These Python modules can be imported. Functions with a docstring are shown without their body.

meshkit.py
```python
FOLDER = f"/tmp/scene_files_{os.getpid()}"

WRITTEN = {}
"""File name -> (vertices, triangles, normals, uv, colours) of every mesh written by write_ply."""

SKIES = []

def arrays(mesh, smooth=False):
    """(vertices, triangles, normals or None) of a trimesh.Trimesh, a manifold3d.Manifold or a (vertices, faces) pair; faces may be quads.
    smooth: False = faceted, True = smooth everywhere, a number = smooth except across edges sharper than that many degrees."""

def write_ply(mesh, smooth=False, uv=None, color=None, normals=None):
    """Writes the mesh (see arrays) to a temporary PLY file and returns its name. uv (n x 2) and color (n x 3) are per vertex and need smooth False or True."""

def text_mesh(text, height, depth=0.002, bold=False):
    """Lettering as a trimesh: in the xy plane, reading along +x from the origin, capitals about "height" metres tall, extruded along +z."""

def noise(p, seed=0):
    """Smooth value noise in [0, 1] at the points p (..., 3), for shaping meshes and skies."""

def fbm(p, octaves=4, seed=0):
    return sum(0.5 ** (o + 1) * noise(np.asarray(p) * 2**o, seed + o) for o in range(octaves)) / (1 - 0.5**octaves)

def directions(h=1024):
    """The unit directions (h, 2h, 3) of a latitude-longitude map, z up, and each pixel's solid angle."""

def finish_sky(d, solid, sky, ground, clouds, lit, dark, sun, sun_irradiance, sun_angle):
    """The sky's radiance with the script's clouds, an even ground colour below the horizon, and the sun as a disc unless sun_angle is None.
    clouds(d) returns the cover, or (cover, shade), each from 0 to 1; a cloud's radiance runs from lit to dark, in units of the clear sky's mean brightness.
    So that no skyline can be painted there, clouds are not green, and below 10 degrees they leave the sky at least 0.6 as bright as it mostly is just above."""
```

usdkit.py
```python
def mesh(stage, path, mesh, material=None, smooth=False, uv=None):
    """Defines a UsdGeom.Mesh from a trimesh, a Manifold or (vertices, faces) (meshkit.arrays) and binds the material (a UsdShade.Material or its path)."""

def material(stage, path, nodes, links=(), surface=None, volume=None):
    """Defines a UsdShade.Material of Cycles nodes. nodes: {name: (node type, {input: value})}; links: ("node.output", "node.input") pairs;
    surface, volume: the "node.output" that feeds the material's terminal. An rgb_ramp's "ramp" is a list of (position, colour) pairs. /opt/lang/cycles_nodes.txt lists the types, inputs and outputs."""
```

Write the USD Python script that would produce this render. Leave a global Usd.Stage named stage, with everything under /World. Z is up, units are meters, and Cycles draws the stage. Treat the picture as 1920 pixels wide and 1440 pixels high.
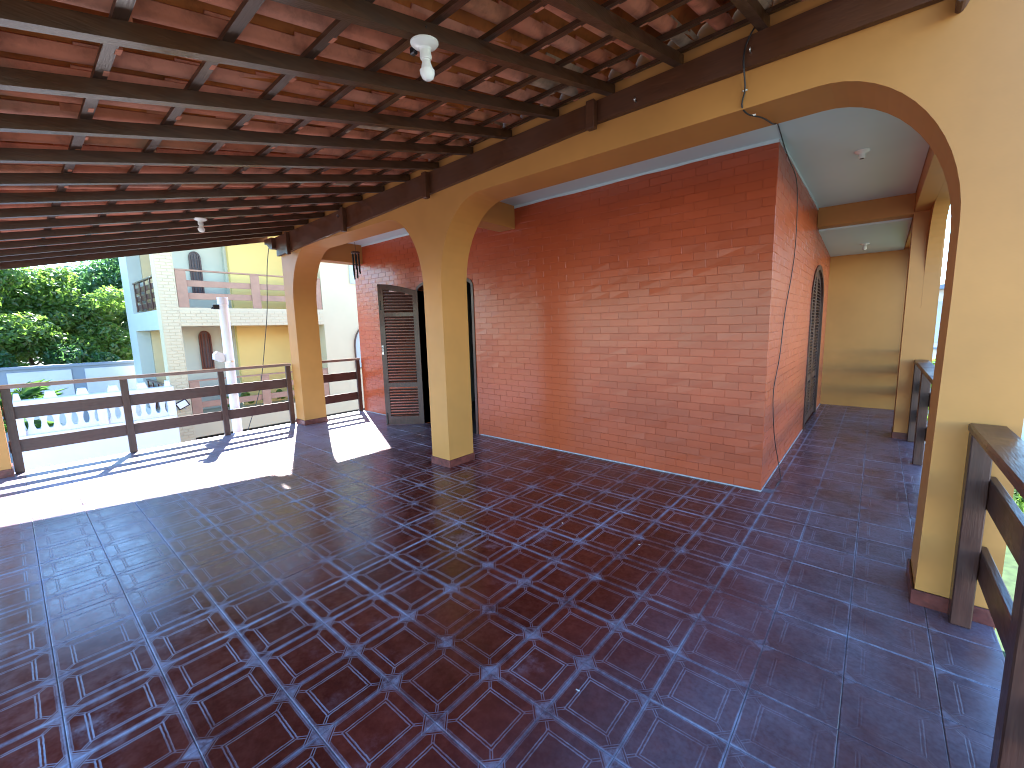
import math, random
import numpy as np, trimesh, usdkit, meshkit
import shapely
from shapely import geometry as sg, affinity
from shapely.ops import unary_union
from pxr import Usd, UsdGeom, UsdLux, UsdShade, Gf, Sdf, Vt

stage = Usd.Stage.CreateInMemory()
UsdGeom.SetStageUpAxis(stage, 'Z'); UsdGeom.SetStageMetersPerUnit(stage, 1.0)
world = UsdGeom.Xform.Define(stage, '/World'); stage.SetDefaultPrim(world.GetPrim())
UsdGeom.Scope.Define(stage, '/World/Looks')
rng = random.Random(7); nrg = np.random.default_rng(7)

# ------------------------------------------------------------------ camera
CAM = (0.7083, -4.0766, 1.5007)
R_ = (0.77474308, 0.63188243, -0.02231049); U_ = (-0.06789516, 0.11822372, 0.99066311); F_ = (-0.62862024, 0.76599461, -0.13449477)
cam = UsdGeom.Camera.Define(stage, '/World/Camera')
cam.CreateHorizontalApertureAttr(36.0); cam.CreateVerticalApertureAttr(27.0)
cam.CreateFocalLengthAttr(797.21 / 1920 * 36)
cam.CreateHorizontalApertureOffsetAttr(-29.22 / 1920 * 36); cam.CreateVerticalApertureOffsetAttr(-1.3 / 1920 * 36)
cam.CreateFStopAttr(0.0)
cam.CreateClippingRangeAttr(Gf.Vec2f(0.05, 3000))
EXPOSURE = 3.0
cam.CreateExposureAttr(EXPOSURE)
cam.AddTransformOp().Set(Gf.Matrix4d(*R_, 0, *U_, 0, -F_[0], -F_[1], -F_[2], 0, *CAM, 1))

# ------------------------------------------------------------------ sky and sun
AZ = np.array([-0.915, 0.403]); AZ /= np.linalg.norm(AZ); EL = math.radians(43.2)
S = np.array([AZ[0] * math.cos(EL), AZ[1] * math.cos(EL), math.sin(EL)])
mat_sky = usdkit.material(stage, '/World/Looks/sky_light', {
    'sky': ('sky_texture', {'sky_type': 'single_scattering', 'sun_disc': False, 'sun_elevation': EL, 'sun_rotation': math.atan2(S[0], S[1]), 'air_density': 1.6, 'aerosol_density': .05, 'ozone_density': 3.0}),
    'tint': ('mix', {'mix_type': 'multiply', 'fac': 1.0, 'color2': (.71, .93, 1.20)}),
    'bg': ('background_shader', {'strength': 0.085})}, [('sky.color', 'tint.color1'), ('tint.color', 'bg.color')], surface='bg.background')
dome = UsdLux.DomeLight.Define(stage, '/World/sky')
UsdShade.MaterialBindingAPI.Apply(dome.GetPrim()).Bind(mat_sky)
dome.GetPrim().SetCustomDataByKey('kind', 'structure')
sun = UsdLux.DistantLight.Define(stage, '/World/sun')
sun.CreateIntensityAttr(1.25); sun.CreateAngleAttr(0.53); sun.CreateNormalizeAttr(True); sun.CreateColorAttr(Gf.Vec3f(1.0, 0.97, 0.93))
zx = S; xx = np.cross([0, 0, 1], zx); xx /= np.linalg.norm(xx); yy = np.cross(zx, xx)
sun.AddTransformOp().Set(Gf.Matrix4d(*xx, 0, *yy, 0, *zx, 0, 0, 0, 0, 1))

# ------------------------------------------------------------------ helpers
_used = {}
def numbered(parent, name):
    k = (parent, name); n = _used.get(k, -1) + 1; _used[k] = n
    return f'{parent}/{name}' if n == 0 else f'{parent}/{name}_{n:03d}'
def tag(p, label=None, cat=None, group=None, kind=None):
    for k, v in (('label', label), ('category', cat), ('group', group), ('kind', kind)):
        if v: p.SetCustomDataByKey(k, v)
    return p
def path_of(p): return '/World' if p is None else (str(p.GetPath()))
def thing(name, label, cat, loc=(0, 0, 0), group=None, rotz=0):
    x = UsdGeom.Xform.Define(stage, numbered('/World', name))
    if any(loc): x.AddTranslateOp().Set(Gf.Vec3d(*map(float, loc)))
    if rotz: x.AddRotateZOp().Set(rotz)
    return tag(x.GetPrim(), label, cat, group)
def obj(name, mesh, mat, parent=None, smooth=False):
    m = usdkit.mesh(stage, numbered(path_of(parent), name), mesh, mat, smooth=smooth)
    return m.GetPrim()
def struct(name, mesh, mat, smooth=False): return tag(obj(name, mesh, mat, None, smooth), kind='structure')
def ref(src, parent, name, loc, rotz=None, extra=None):
    """an instance of a mesh prim as another part"""
    m = UsdGeom.Mesh.Define(stage, numbered(path_of(parent), name))
    m.GetPrim().GetReferences().AddInternalReference(src.GetPath())
    m.AddTranslateOp().Set(Gf.Vec3d(*map(float, loc)))
    return m.GetPrim()
def box(x0, x1, y0, y1, z0, z1):
    m = trimesh.creation.box((abs(x1 - x0), abs(y1 - y0), abs(z1 - z0))); m.apply_translation(((x0 + x1) / 2, (y0 + y1) / 2, (z0 + z1) / 2)); return m
def bbox(x0, x1, y0, y1, z0, z1, b=.004):
    """box with chamfered edges (convex hull)"""
    x0, x1 = sorted((x0, x1)); y0, y1 = sorted((y0, y1)); z0, z1 = sorted((z0, z1))
    b = min(b, (x1 - x0) * .3, (y1 - y0) * .3, (z1 - z0) * .3)
    P = []
    for i in (0, 1):
        for j in (0, 1):
            for k in (0, 1):
                c = np.array([(x0, x1)[i], (y0, y1)[j], (z0, z1)[k]]); s = np.array([1 - 2 * i, 1 - 2 * j, 1 - 2 * k]) * b
                for a in range(3):
                    d = s.copy(); d[a] = 0; P.append(c + d)
    return trimesh.convex.convex_hull(np.array(P))
def cat(ms): return trimesh.util.concatenate(ms)
def hexa(P):
    """8 points: bottom 4 (ccw from above), top 4"""
    m = trimesh.convex.convex_hull(np.array(P, float)); return m
def tube(pts, r, sides=8, caps=True):
    p = np.asarray(pts, float); t = np.gradient(p, axis=0); t /= np.linalg.norm(t, axis=1, keepdims=True) + 1e-12
    a0 = np.cross(t[0], [0.31, 0.2, 0.93]); a = [a0 / np.linalg.norm(a0)]
    for k in range(1, len(p)):
        v = a[-1] - t[k] * (a[-1] @ t[k]); a.append(v / np.linalg.norm(v))
    a = np.array(a); b = np.cross(t, a); ang = np.arange(sides) * 2 * np.pi / sides
    rr = np.broadcast_to(r, (len(p),))[:, None, None]
    v = p[:, None] + rr * (np.cos(ang)[None, :, None] * a[:, None] + np.sin(ang)[None, :, None] * b[:, None])
    n = len(p); f = []
    for i in range(n - 1):
        for j in range(sides):
            q = [i * sides + j, i * sides + (j + 1) % sides, (i + 1) * sides + (j + 1) % sides, (i + 1) * sides + j]
            f += [[q[0], q[1], q[2]], [q[0], q[2], q[3]]]
    V = v.reshape(-1, 3)
    if caps:
        c0, c1 = len(V), len(V) + 1; V = np.vstack([V, p[0], p[-1]])
        for j in range(sides): f += [[c0, (j + 1) % sides, j], [c1, (n - 1) * sides + j, (n - 1) * sides + (j + 1) % sides]]
    return trimesh.Trimesh(V, np.array(f), process=False)
def spline(pts, n=40):
    from scipy.interpolate import CubicSpline
    p = np.array(pts, float); s = np.r_[0, np.cumsum(np.linalg.norm(np.diff(p, axis=0), axis=1))]
    return CubicSpline(s, p)(np.linspace(0, s[-1], n))
def lathe(prof, seg=20):
    """profile (r,z) from bottom to top, revolved about z"""
    return trimesh.creation.revolve(np.array(prof, float), sections=seg)
def ext_xz(poly, y0, y1):
    """extrude a polygon given in (x,z) between y0 and y1"""
    m = trimesh.creation.extrude_polygon(poly, abs(y1 - y0), engine='earcut')
    v = m.vertices.copy(); m.vertices = np.c_[v[:, 0], max(y0, y1) - v[:, 2], v[:, 1]]; m.fix_normals(); return m
def ext_yz(poly, x0, x1):
    m = trimesh.creation.extrude_polygon(poly, abs(x1 - x0), engine='earcut')
    v = m.vertices.copy(); m.vertices = np.c_[min(x0, x1) + v[:, 2], v[:, 0], v[:, 1]]; m.fix_normals(); return m

# ------------------------------------------------------------------ materials
def M(name, nodes, links, surface='p.BSDF'): return usdkit.material(stage, '/World/Looks/' + name, nodes, links, surface=surface)
def simple(name, col, rough=.6, var=.12, scale=6, bump=0.0, bscale=60, metal=0, spec=.5, stretch=None, bevel=0, coat=0):
    c = np.array(col, float)
    n = {'g': ('geometry', {}), 'n': ('noise_texture', {'scale': scale, 'detail': 5, 'roughness': .6}),
         'r': ('rgb_ramp', {'ramp': [(0.25, tuple(c * (1 - var))), (0.75, tuple(np.minimum(c * (1 + var), 1)))]}),
         'p': ('principled_bsdf', {'roughness': rough, 'metallic': metal, 'specular_ior_level': spec, 'coat_weight': coat, 'coat_roughness': .15})}
    l = [('n.fac', 'r.fac'), ('r.color', 'p.base_color')]
    if stretch:
        n['m'] = ('mapping', {'scale': stretch}); l += [('g.position', 'm.vector'), ('m.vector', 'n.vector')]
    else: l += [('g.position', 'n.vector')]
    if bevel: n['bv'] = ('bevel', {'radius': bevel, 'samples': 4})
    if bump:
        n['n2'] = ('noise_texture', {'scale': bscale, 'detail': 4}); n['b'] = ('bump', {'strength': bump, 'distance': .01})
        l += [(('m.vector' if stretch else 'g.position'), 'n2.vector'), ('n2.fac', 'b.height'), ('b.normal', 'p.normal')]
        if bevel: l += [('bv.bevel', 'b.normal')]
    elif bevel: l += [('bv.bevel', 'p.normal')]
    return M(name, n, l)

def plaster(name, col, var=.06):
    c = np.array(col)
    return M(name, {'g': ('geometry', {}), 'n1': ('noise_texture', {'scale': 1.3, 'detail': 6, 'roughness': .65}), 'n2': ('noise_texture', {'scale': 90, 'detail': 3}), 'n3': ('noise_texture', {'scale': 7, 'detail': 4}),
        'r': ('rgb_ramp', {'ramp': [(.3, tuple(c * (1 - var))), (.55, tuple(c)), (.8, tuple(c * (1 + var)))]}),
        'h': ('mix_float', {'fac': .45}), 'b': ('bump', {'strength': .06, 'distance': .01}),
        'p': ('principled_bsdf', {'roughness': .5, 'specular_ior_level': .4})},
        [('g.position', 'n1.vector'), ('g.position', 'n2.vector'), ('g.position', 'n3.vector'), ('n1.fac', 'r.fac'), ('r.color', 'p.base_color'), ('n2.fac', 'h.a'), ('n3.fac', 'h.b'), ('h.result', 'b.height'), ('b.normal', 'p.normal')])
yellow = plaster('ochre_plaster', (.44, .190, .048), .12)
white_plaster = plaster('white_ceiling_paint', (.54, .64, .65), .04)
def wood(name, col, rough=.35, stretch=(1, 1, 1), scale=14, var=.35):
    c = np.array(col)
    return M(name, {'g': ('geometry', {}), 'm': ('mapping', {'scale': stretch}), 'n1': ('noise_texture', {'scale': scale, 'detail': 6, 'roughness': .7}), 'n2': ('noise_texture', {'scale': 3, 'detail': 4}), 'n3': ('noise_texture', {'scale': scale * 4, 'detail': 3}),
        'r': ('rgb_ramp', {'ramp': [(.3, tuple(c * (1 - var))), (.7, tuple(c * (1 + var)))]}),
        'rr': ('map_range', {'from_min': .3, 'from_max': .7, 'to_min': rough - .1, 'to_max': rough + .15}),
        'b': ('bump', {'strength': .22, 'distance': .006}), 'p': ('principled_bsdf', {'specular_ior_level': .5})},
        [('g.position', 'm.vector'), ('m.vector', 'n1.vector'), ('m.vector', 'n3.vector'), ('g.position', 'n2.vector'), ('n1.fac', 'r.fac'), ('r.color', 'p.base_color'), ('n2.fac', 'rr.value'), ('rr.result', 'p.roughness'), ('n3.fac', 'b.height'), ('b.normal', 'p.normal')])
wood_y = wood('dark_varnished_wood_lengthwise', (.058, .026, .012), .33, (3, .25, 3))
wood_x = wood('dark_varnished_wood_crosswise', (.056, .024, .012), .36, (.25, 3, 3))
wood_fascia = wood('brown_painted_board', (.075, .025, .010), .4, (.25, 3, 3), var=.18)
wood_v = wood('dark_varnished_wood_upright', (.05, .019, .013), .28, (3, 3, .25))
wood_rail = wood('rail_brown_paint', (.055, .019, .014), .3, (3, .3, 3), var=.22)
wood_hand = simple('glossy_handrail_varnish', (.17, .10, .08), .12, .2, 4, spec=.8)
skirt = simple('dark_red_skirting_glaze', (.10, .026, .02), .25, .5, 14, .2)
def brickpaint(name, col):
    c = np.array(col)
    return M(name, {'g': ('geometry', {}), 'n1': ('noise_texture', {'scale': .9, 'detail': 5}), 'n2': ('noise_texture', {'scale': 38, 'detail': 5, 'roughness': .6}), 'n3': ('noise_texture', {'scale': 11, 'detail': 3}), 'h': ('mix_float', {'fac': .4}),
        'r': ('rgb_ramp', {'ramp': [(.3, tuple(c * .88)), (.7, tuple(c * 1.12))]}), 'b': ('bump', {'strength': .2, 'distance': .005}),
        'p': ('principled_bsdf', {'roughness': .25, 'specular_ior_level': .6})},
        [('g.position', 'n1.vector'), ('g.position', 'n2.vector'), ('g.position', 'n3.vector'), ('n2.fac', 'h.a'), ('n3.fac', 'h.b'), ('n1.fac', 'r.fac'), ('r.color', 'p.base_color'), ('h.result', 'b.height'), ('b.normal', 'p.normal')])
red_brick = [brickpaint(f'red_painted_brick_{k}', np.array((.35, .064, .023)) * s) for k, s in zip('abc', (1, .94, 1.06))]
red_mortar = brickpaint('red_painted_mortar', (.345, .062, .023))
terra, terra_dark = [], []
for k, c in zip('abcdefgh', ((.58, .21, .12), (.50, .17, .09), (.60, .25, .16), (.52, .21, .11), (.46, .14, .034), (.40, .115, .03), (.50, .16, .04), (.36, .12, .035))):
    c = np.array(c)
    (terra if k in 'abcd' else terra_dark).append(M('terracotta_' + k, {'g': ('geometry', {}), 'n1': ('noise_texture', {'scale': 9, 'detail': 6, 'roughness': .65}), 'n2': ('noise_texture', {'scale': 2.2, 'detail': 5}), 'n3': ('noise_texture', {'scale': 70, 'detail': 3}),
        'r': ('rgb_ramp', {'ramp': [(.3, tuple(c * .62)), (.5, tuple(c)), (.75, tuple(c * 1.12))]}), 's': ('rgb_ramp', {'ramp': [(.62, (0, 0, 0)), (.72, (1, 1, 1))]}),
        'x': ('mix', {'color2': (.30, .24, .15)}), 'f': ('math', {'math_type': 'multiply', 'value2': .6 if k != 'd' else .9}), 'b': ('bump', {'strength': .25, 'distance': .006}), 'p': ('principled_bsdf', {'roughness': .75, 'specular_ior_level': .3})},
        [('g.position', 'n1.vector'), ('g.position', 'n2.vector'), ('g.position', 'n3.vector'), ('n1.fac', 'r.fac'), ('r.color', 'x.color1'), ('n2.fac', 's.fac'), ('s.color', 'f.value1'), ('f.value', 'x.fac'), ('x.color', 'p.base_color'), ('n3.fac', 'b.height'), ('b.normal', 'p.normal')]))
lime_tile = simple('lime_stained_terracotta', (.40, .28, .19), .8, .5, 9, .2)

GX, GY, T = -0.5024, -2.9059, 0.30
def floor_tile_material(name, col, resid):
    """engraved tile: framed square, mitre lines and a corner star, with pale residue left in the grooves"""
    n = {'g': ('geometry', {}), 'mp': ('mapping', {'location': (-GX / T + 100, -GY / T + 100, 0), 'scale': (1 / T, 1 / T, 1)}), 'sx': ('separate_xyz', {})}
    l = [('g.position', 'mp.vector'), ('mp.vector', 'sx.vector')]
    def math_(k, t, a, b=None, c=None):
        d = {'math_type': t}; n[k] = ('math', d)
        for s, v in (('value1', a), ('value2', b), ('value3', c)):
            if v is None: continue
            if isinstance(v, str): l.append((v if '.' in v else v + '.value', f'{k}.{s}'))
            else: d[s] = v
        return k
    for ax in 'xy':
        math_('f' + ax, 'fraction', 'sx.' + ax); math_('i' + ax, 'subtract', 1.0, 'f' + ax); math_('e' + ax, 'minimum', 'f' + ax, 'i' + ax)
    n['nw'] = ('noise_texture', {'scale': 45, 'detail': 3}); l.append(('g.position', 'nw.vector')); math_('wob', 'multiply_add', 'nw.fac', .016, -.008)
    math_('m0', 'minimum', 'ex', 'ey'); math_('m', 'add', 'm0', 'wob'); math_('dd', 'subtract', 'ex', 'ey'); math_('d', 'absolute', 'dd'); math_('s', 'add', 'ex', 'ey')
    def line(k, src, at, w):
        math_(k + 'a', 'subtract', src, at); math_(k + 'b', 'absolute', k + 'a')
        n[k] = ('map_range', {'range_type': 'smoothstep', 'from_min': w * .45, 'from_max': w, 'to_min': 1.0, 'to_max': 0.0, 'clamp': True}); l.append((k + 'b.value', k + '.value')); return k + '.result'
    def step(k, src, lo, hi, a=0., b=1.):
        n[k] = ('map_range', {'range_type': 'smoothstep', 'from_min': lo, 'from_max': hi, 'to_min': a, 'to_max': b, 'clamp': True}); l.append((src if '.' in src else src + '.value', k + '.value')); return k + '.result'
    L1, L2 = line('l1', 'm', .222, .012), line('l2', 'm', .186, .011)
    L3 = line('l3', 'd', .022, .011); math_('l3m', 'multiply', L3, step('l3s', 'm', .185, .19, 1., 0.)); math_('l3n', 'multiply', 'l3m', step('l3t', 's', .2, .21))
    L4, L5 = line('l4', 's', .172, .011), line('l5', 's', .214, .011)
    L6 = line('l6', 'm', .040, .010); math_('l6m', 'multiply', L6, step('l6s', 's', .2, .21))
    math_('ls1', 'maximum', L1, L2); math_('ls2', 'maximum', 'l3n', L4); math_('ls3', 'maximum', L5, 'ls2'); math_('ls5', 'maximum', 'ls1', 'ls3'); math_('l6h', 'multiply', 'l6m', .5); math_('lines', 'maximum', 'ls5', 'l6h')
    joint = step('jt', 'm', .014, .042, 1., 0.); star = step('st', 's', .13, .20, 1., 0.)
    # residue noise
    n['n1'] = ('noise_texture', {'scale': .75, 'detail': 5, 'roughness': .6}); n['n2'] = ('noise_texture', {'scale': 9, 'detail': 6, 'roughness': .7}); n['n3'] = ('noise_texture', {'scale': 60, 'detail': 4}); n['n4'] = ('noise_texture', {'scale': 3.1, 'detail': 6, 'roughness': .65})
    l += [('g.position', f'{k}.vector') for k in ('n1', 'n2', 'n3', 'n4')]
    big = step('big', 'n1.fac', .36, .60); mid = step('mid', 'n2.fac', .38, .66); patch = step('patch', 'n4.fac', .52, .72); fine = step('fine', 'n3.fac', .35, .65)
    math_('li1', 'multiply', 'lines', step('ln', 'n2.fac', .25, .5, .55, 1.)); math_('li1b', 'multiply', 'li1', step('lb', 'n1.fac', .32, .58, .26, .82)); math_('li1c', 'multiply', 'li1b', step('lb4', 'n4.fac', .32, .6, .45, 1.05))
    n['sp'] = ('separate_xyz', {}); l.append(('g.position', 'sp.vector'))
    fl_ = step('fl', 'sp.x', -4.8, -2.6, 1., .0); fr_2 = step('fr', 'sp.x', -.5, .7, .0, 1.); math_('fe', 'maximum', fl_, fr_2)  # left end of the chalky film is also paled so sunlit floor reads white
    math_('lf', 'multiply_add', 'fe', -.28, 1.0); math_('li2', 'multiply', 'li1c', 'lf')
    math_('jn', 'multiply', joint, step('jb', 'n1.fac', .34, .60, .12, 1.)); math_('jn2', 'multiply', 'jn', step('jm', 'n2.fac', .3, .62, .4, 1.))
    math_('sn', 'multiply', star, step('sb', 'n2.fac', .34, .62, .05, .6))
    math_('pt', 'multiply', patch, mid); math_('pt2', 'multiply', 'pt', big); math_('pt3', 'multiply', 'pt2', .55 * resid)
    fo = step('fo', 'sp.x', -6.0, -4.3, .45, .0); math_('fe1', 'multiply', 'fe', .46); math_('fe2', 'add', 'fe1', fo)  # extra sun glare painted into the tile colour along the left edge
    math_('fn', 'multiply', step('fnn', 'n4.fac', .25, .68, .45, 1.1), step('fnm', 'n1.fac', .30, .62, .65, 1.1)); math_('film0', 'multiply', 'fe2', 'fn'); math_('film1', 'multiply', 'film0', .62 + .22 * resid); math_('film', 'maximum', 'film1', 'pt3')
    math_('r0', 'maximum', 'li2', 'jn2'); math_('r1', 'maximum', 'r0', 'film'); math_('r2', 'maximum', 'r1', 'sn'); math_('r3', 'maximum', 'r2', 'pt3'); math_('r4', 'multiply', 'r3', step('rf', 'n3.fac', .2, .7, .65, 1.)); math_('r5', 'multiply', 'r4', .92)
    c = np.array(col)
    n['cr'] = ('rgb_ramp', {'ramp': [(.3, tuple(c * .75)), (.7, tuple(c * 1.25))]}); l.append(('n2.fac', 'cr.fac'))
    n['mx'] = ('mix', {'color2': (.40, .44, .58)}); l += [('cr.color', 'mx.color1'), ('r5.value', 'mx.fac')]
    n['rg'] = ('map_range', {'from_min': 0, 'from_max': 1, 'to_min': .17, 'to_max': .5, 'clamp': True}); l.append(('r4.value', 'rg.value'))
    math_('rg2', 'multiply', step('sc', 'n2.fac', .3, .7, 0., .12), 1.0); math_('rg3', 'add', 'rg.result', 'rg2')
    math_('grooves', 'maximum', 'lines', star)
    math_('hh1', 'multiply', 'ls5', -1.0); math_('hh2', 'multiply_add', 'n3.fac', .10, 'hh1')
    n['b'] = ('bump', {'strength': .35, 'distance': .002}); l += [('hh2.value', 'b.height'), ('b.normal', 'p.normal')]
    n['p'] = ('principled_bsdf', {'specular_ior_level': .55}); l += [('mx.color', 'p.base_color'), ('rg3.value', 'p.roughness')]
    return M(name, n, l)
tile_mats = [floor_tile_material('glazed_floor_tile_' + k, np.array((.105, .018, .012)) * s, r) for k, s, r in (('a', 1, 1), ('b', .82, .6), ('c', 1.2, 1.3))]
grout = simple('pale_grout', (.22, .21, .24), .85, .3, 12, .3)
pale_base = simple('pale_cement_line', (.36, .37, .42), .8, .3, 20)
porcelain = simple('white_porcelain', (.75, .75, .70), .25, .03, 20)
bulb_glass = simple('opal_bulb', (.82, .82, .78), .2, .02, 20)
black_rubber = simple('black_cable', (.012, .012, .014), .45, .1)
dark_metal = simple('dark_metal', (.03, .028, .03), .35, .15, metal=.6)
steel = simple('bright_steel', (.6, .6, .6), .3, .1, metal=1)
cream = plaster('cream_paint', (.48, .405, .25), .04)
ycol = plaster('bright_yellow_paint', (.64, .47, .15), .05)
pale_green = plaster('pale_wall_paint', (.42, .43, .33), .05)
grey_paint = plaster('pale_blue_grey_paint', (.36, .40, .37), .05)
tan_wood = simple('faded_tan_wood', (.30, .165, .10), .6, .15, 5)
white_paint = plaster('white_masonry_paint', (.62, .62, .63), .03)
panel_white = plaster('weathered_white_panel', (.42, .45, .48), .12)
slate = plaster('grey_blue_masonry_paint', (.16, .20, .25), .08)
pvc = simple('white_plastic', (.62, .63, .68), .35, .05, 3, .1, 6)
dark_glass = simple('dark_shutter_slats', (.06, .05, .05), .5, .2)
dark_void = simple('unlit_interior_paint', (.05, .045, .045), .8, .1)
concrete = simple('driveway_concrete', (.42, .41, .40), .8, .2, 2, .2)
grass_m = simple('lawn_green', (.035, .065, .02), .8, .5, 8)
soil_m = simple('earth', (.12, .11, .10), .9, .3, 1.5)
bark = simple('bark', (.14, .11, .085), .85, .35, 8, .5, 20)
def leafmat(name, col):
    c = np.array(col)
    return M(name, {'o': ('geometry', {}), 'n': ('noise_texture', {'scale': .9, 'detail': 3}), 'h': ('mix', {'color1': tuple(c * .6), 'color2': tuple(c * 1.5)}), 'ra': ('math', {'math_type': 'multiply_add', 'value2': .55, 'value3': .0}), 'ad': ('math', {'math_type': 'multiply_add', 'value2': .6}),
        'p': ('principled_bsdf', {'roughness': .24, 'specular_ior_level': .6}), 't': ('translucent_bsdf', {'color': tuple(np.minimum(c * np.array((3.0, 2.9, 1.6)), 1))}), 'x': ('mix_closure', {'fac': .5})},
        [('o.position', 'n.vector'), ('o.random_per_island', 'ra.value1'), ('n.fac', 'ad.value1'), ('ra.value', 'ad.value3'), ('ad.value', 'h.fac'), ('h.color', 'p.base_color'), ('p.BSDF', 'x.closure1'), ('t.BSDF', 'x.closure2')], surface='x.closure')
leaf_a = leafmat('leaf_mid_green', (.075, .14, .04)); leaf_b = leafmat('leaf_deep_green', (.045, .11, .05)); leaf_c = leafmat('leaf_light_green', (.12, .20, .04)); leaf_palm = leafmat('leaf_palm', (.05, .11, .04))
cactus_m = simple('pale_cactus_skin', (.34, .42, .30), .6, .2, 8, .3)

# ------------------------------------------------------------------ ground
Z0 = -3.3
struct('ground', box(-400, 400, -400, 400, Z0 - .2, Z0), soil_m)
struct('driveway', box(-12.9, -6.7, -14, 14, Z0 + .004, Z0 + .02), concrete)
struct('lawn', box(1.3, 10, -6, 13.5, Z0 + .004, Z0 + .02), grass_m)

# ------------------------------------------------------------------ terrace floor: tiles on a grout bed
floor = UsdGeom.Xform.Define(stage, '/World/terrace_floor').GetPrim(); tag(floor, kind='structure')
area = unary_union([sg.box(-6.66, -4.62, 1.243, 0.0), sg.box(0.0, -.1, 1.243, 5.05)])
obj('slab', cat([box(-6.66, 1.243, -4.62, 0, -.20, -.004), box(0, 1.243, 0, 5.05, -.20, -.004)]), grout, floor)
def tile_mesh(poly):
    """one tile: chamfered slab of the polygon's outline, slightly out of level"""
    inner = poly.buffer(-.0018, join_style=2)
    if inner.is_empty or poly.area < 2e-4: return None
    c = np.array(poly.exterior.coords)[:-1]; ci = np.array(inner.exterior.coords)[:-1]
    x0, y0, x1, y1 = poly.bounds; cx, cy = (x0 + x1) / 2, (y0 + y1) / 2
    tx, ty, h = nrg.normal(0, .0028), nrg.normal(0, .0028), nrg.uniform(0, .0009)
    z = lambda p: h + .0003 + (p[:, 0] - cx) * tx + (p[:, 1] - cy) * ty
    rect = lambda b: np.array([(b[0], b[1]), (b[2], b[1]), (b[2], b[3]), (b[0], b[3])])
    a, b = rect(poly.bounds), rect(inner.bounds)
    V = np.vstack([np.c_[a, np.full(4, -.006)], np.c_[a, z(a) - .0014], np.c_[b, z(b)]])
    Fc = []
    for k in range(4):
        k2 = (k + 1) % 4
        Fc += [[k, k2, 4 + k2], [k, 4 + k2, 4 + k], [4 + k, 4 + k2, 8 + k2], [4 + k, 8 + k2, 8 + k]]
    Fc += [[8, 9, 10], [8, 10, 11]]
    return trimesh.Trimesh(V, Fc, process=False)
cells = []
for i in range(-24, 10):
    for j in range(-8, 30):
        a = sg.box(GX + i * T + .0016, GY + j * T + .0016, GX + (i + 1) * T - .0016, GY + (j + 1) * T - .0016).intersection(area)
        if a.is_empty: continue
        for g in getattr(a, 'geoms', [a]):
            if g.area > 3e-4:
                if len(g.exterior.coords) > 5: g = sg.box(*g.bounds).intersection(sg.box(-9, -9, 9, 0))
                cells.append(g)
def seen_size(p):
    d = np.array([p[0], p[1], 0 if len(p) < 3 else p[2]]) - np.array(CAM); f = d @ np.array(F_); u = d @ np.array(R_) / max(f, .01); v = d @ np.array(U_) / max(f, .01)
    inside = f > .2 and -1.3 < u < 1.25 and abs(v) < 1.0
    return (1 / (d @ d)) if inside else 1e-6 / (d @ d)
cells.sort(key=lambda g: -seen_size((g.centroid.x, g.centroid.y)))
rest = [[], [], []]
for k, g in enumerate(cells):
    m = tile_mesh(g)
    if m is None: continue
    q = nrg.choice(3, p=[.55, .25, .2])
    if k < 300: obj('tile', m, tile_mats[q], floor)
    else: rest[0].append(m)
if rest[0]: tag(obj('far_tiles', cat(rest[0]), tile_mats[0], floor), kind='stuff')

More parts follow.
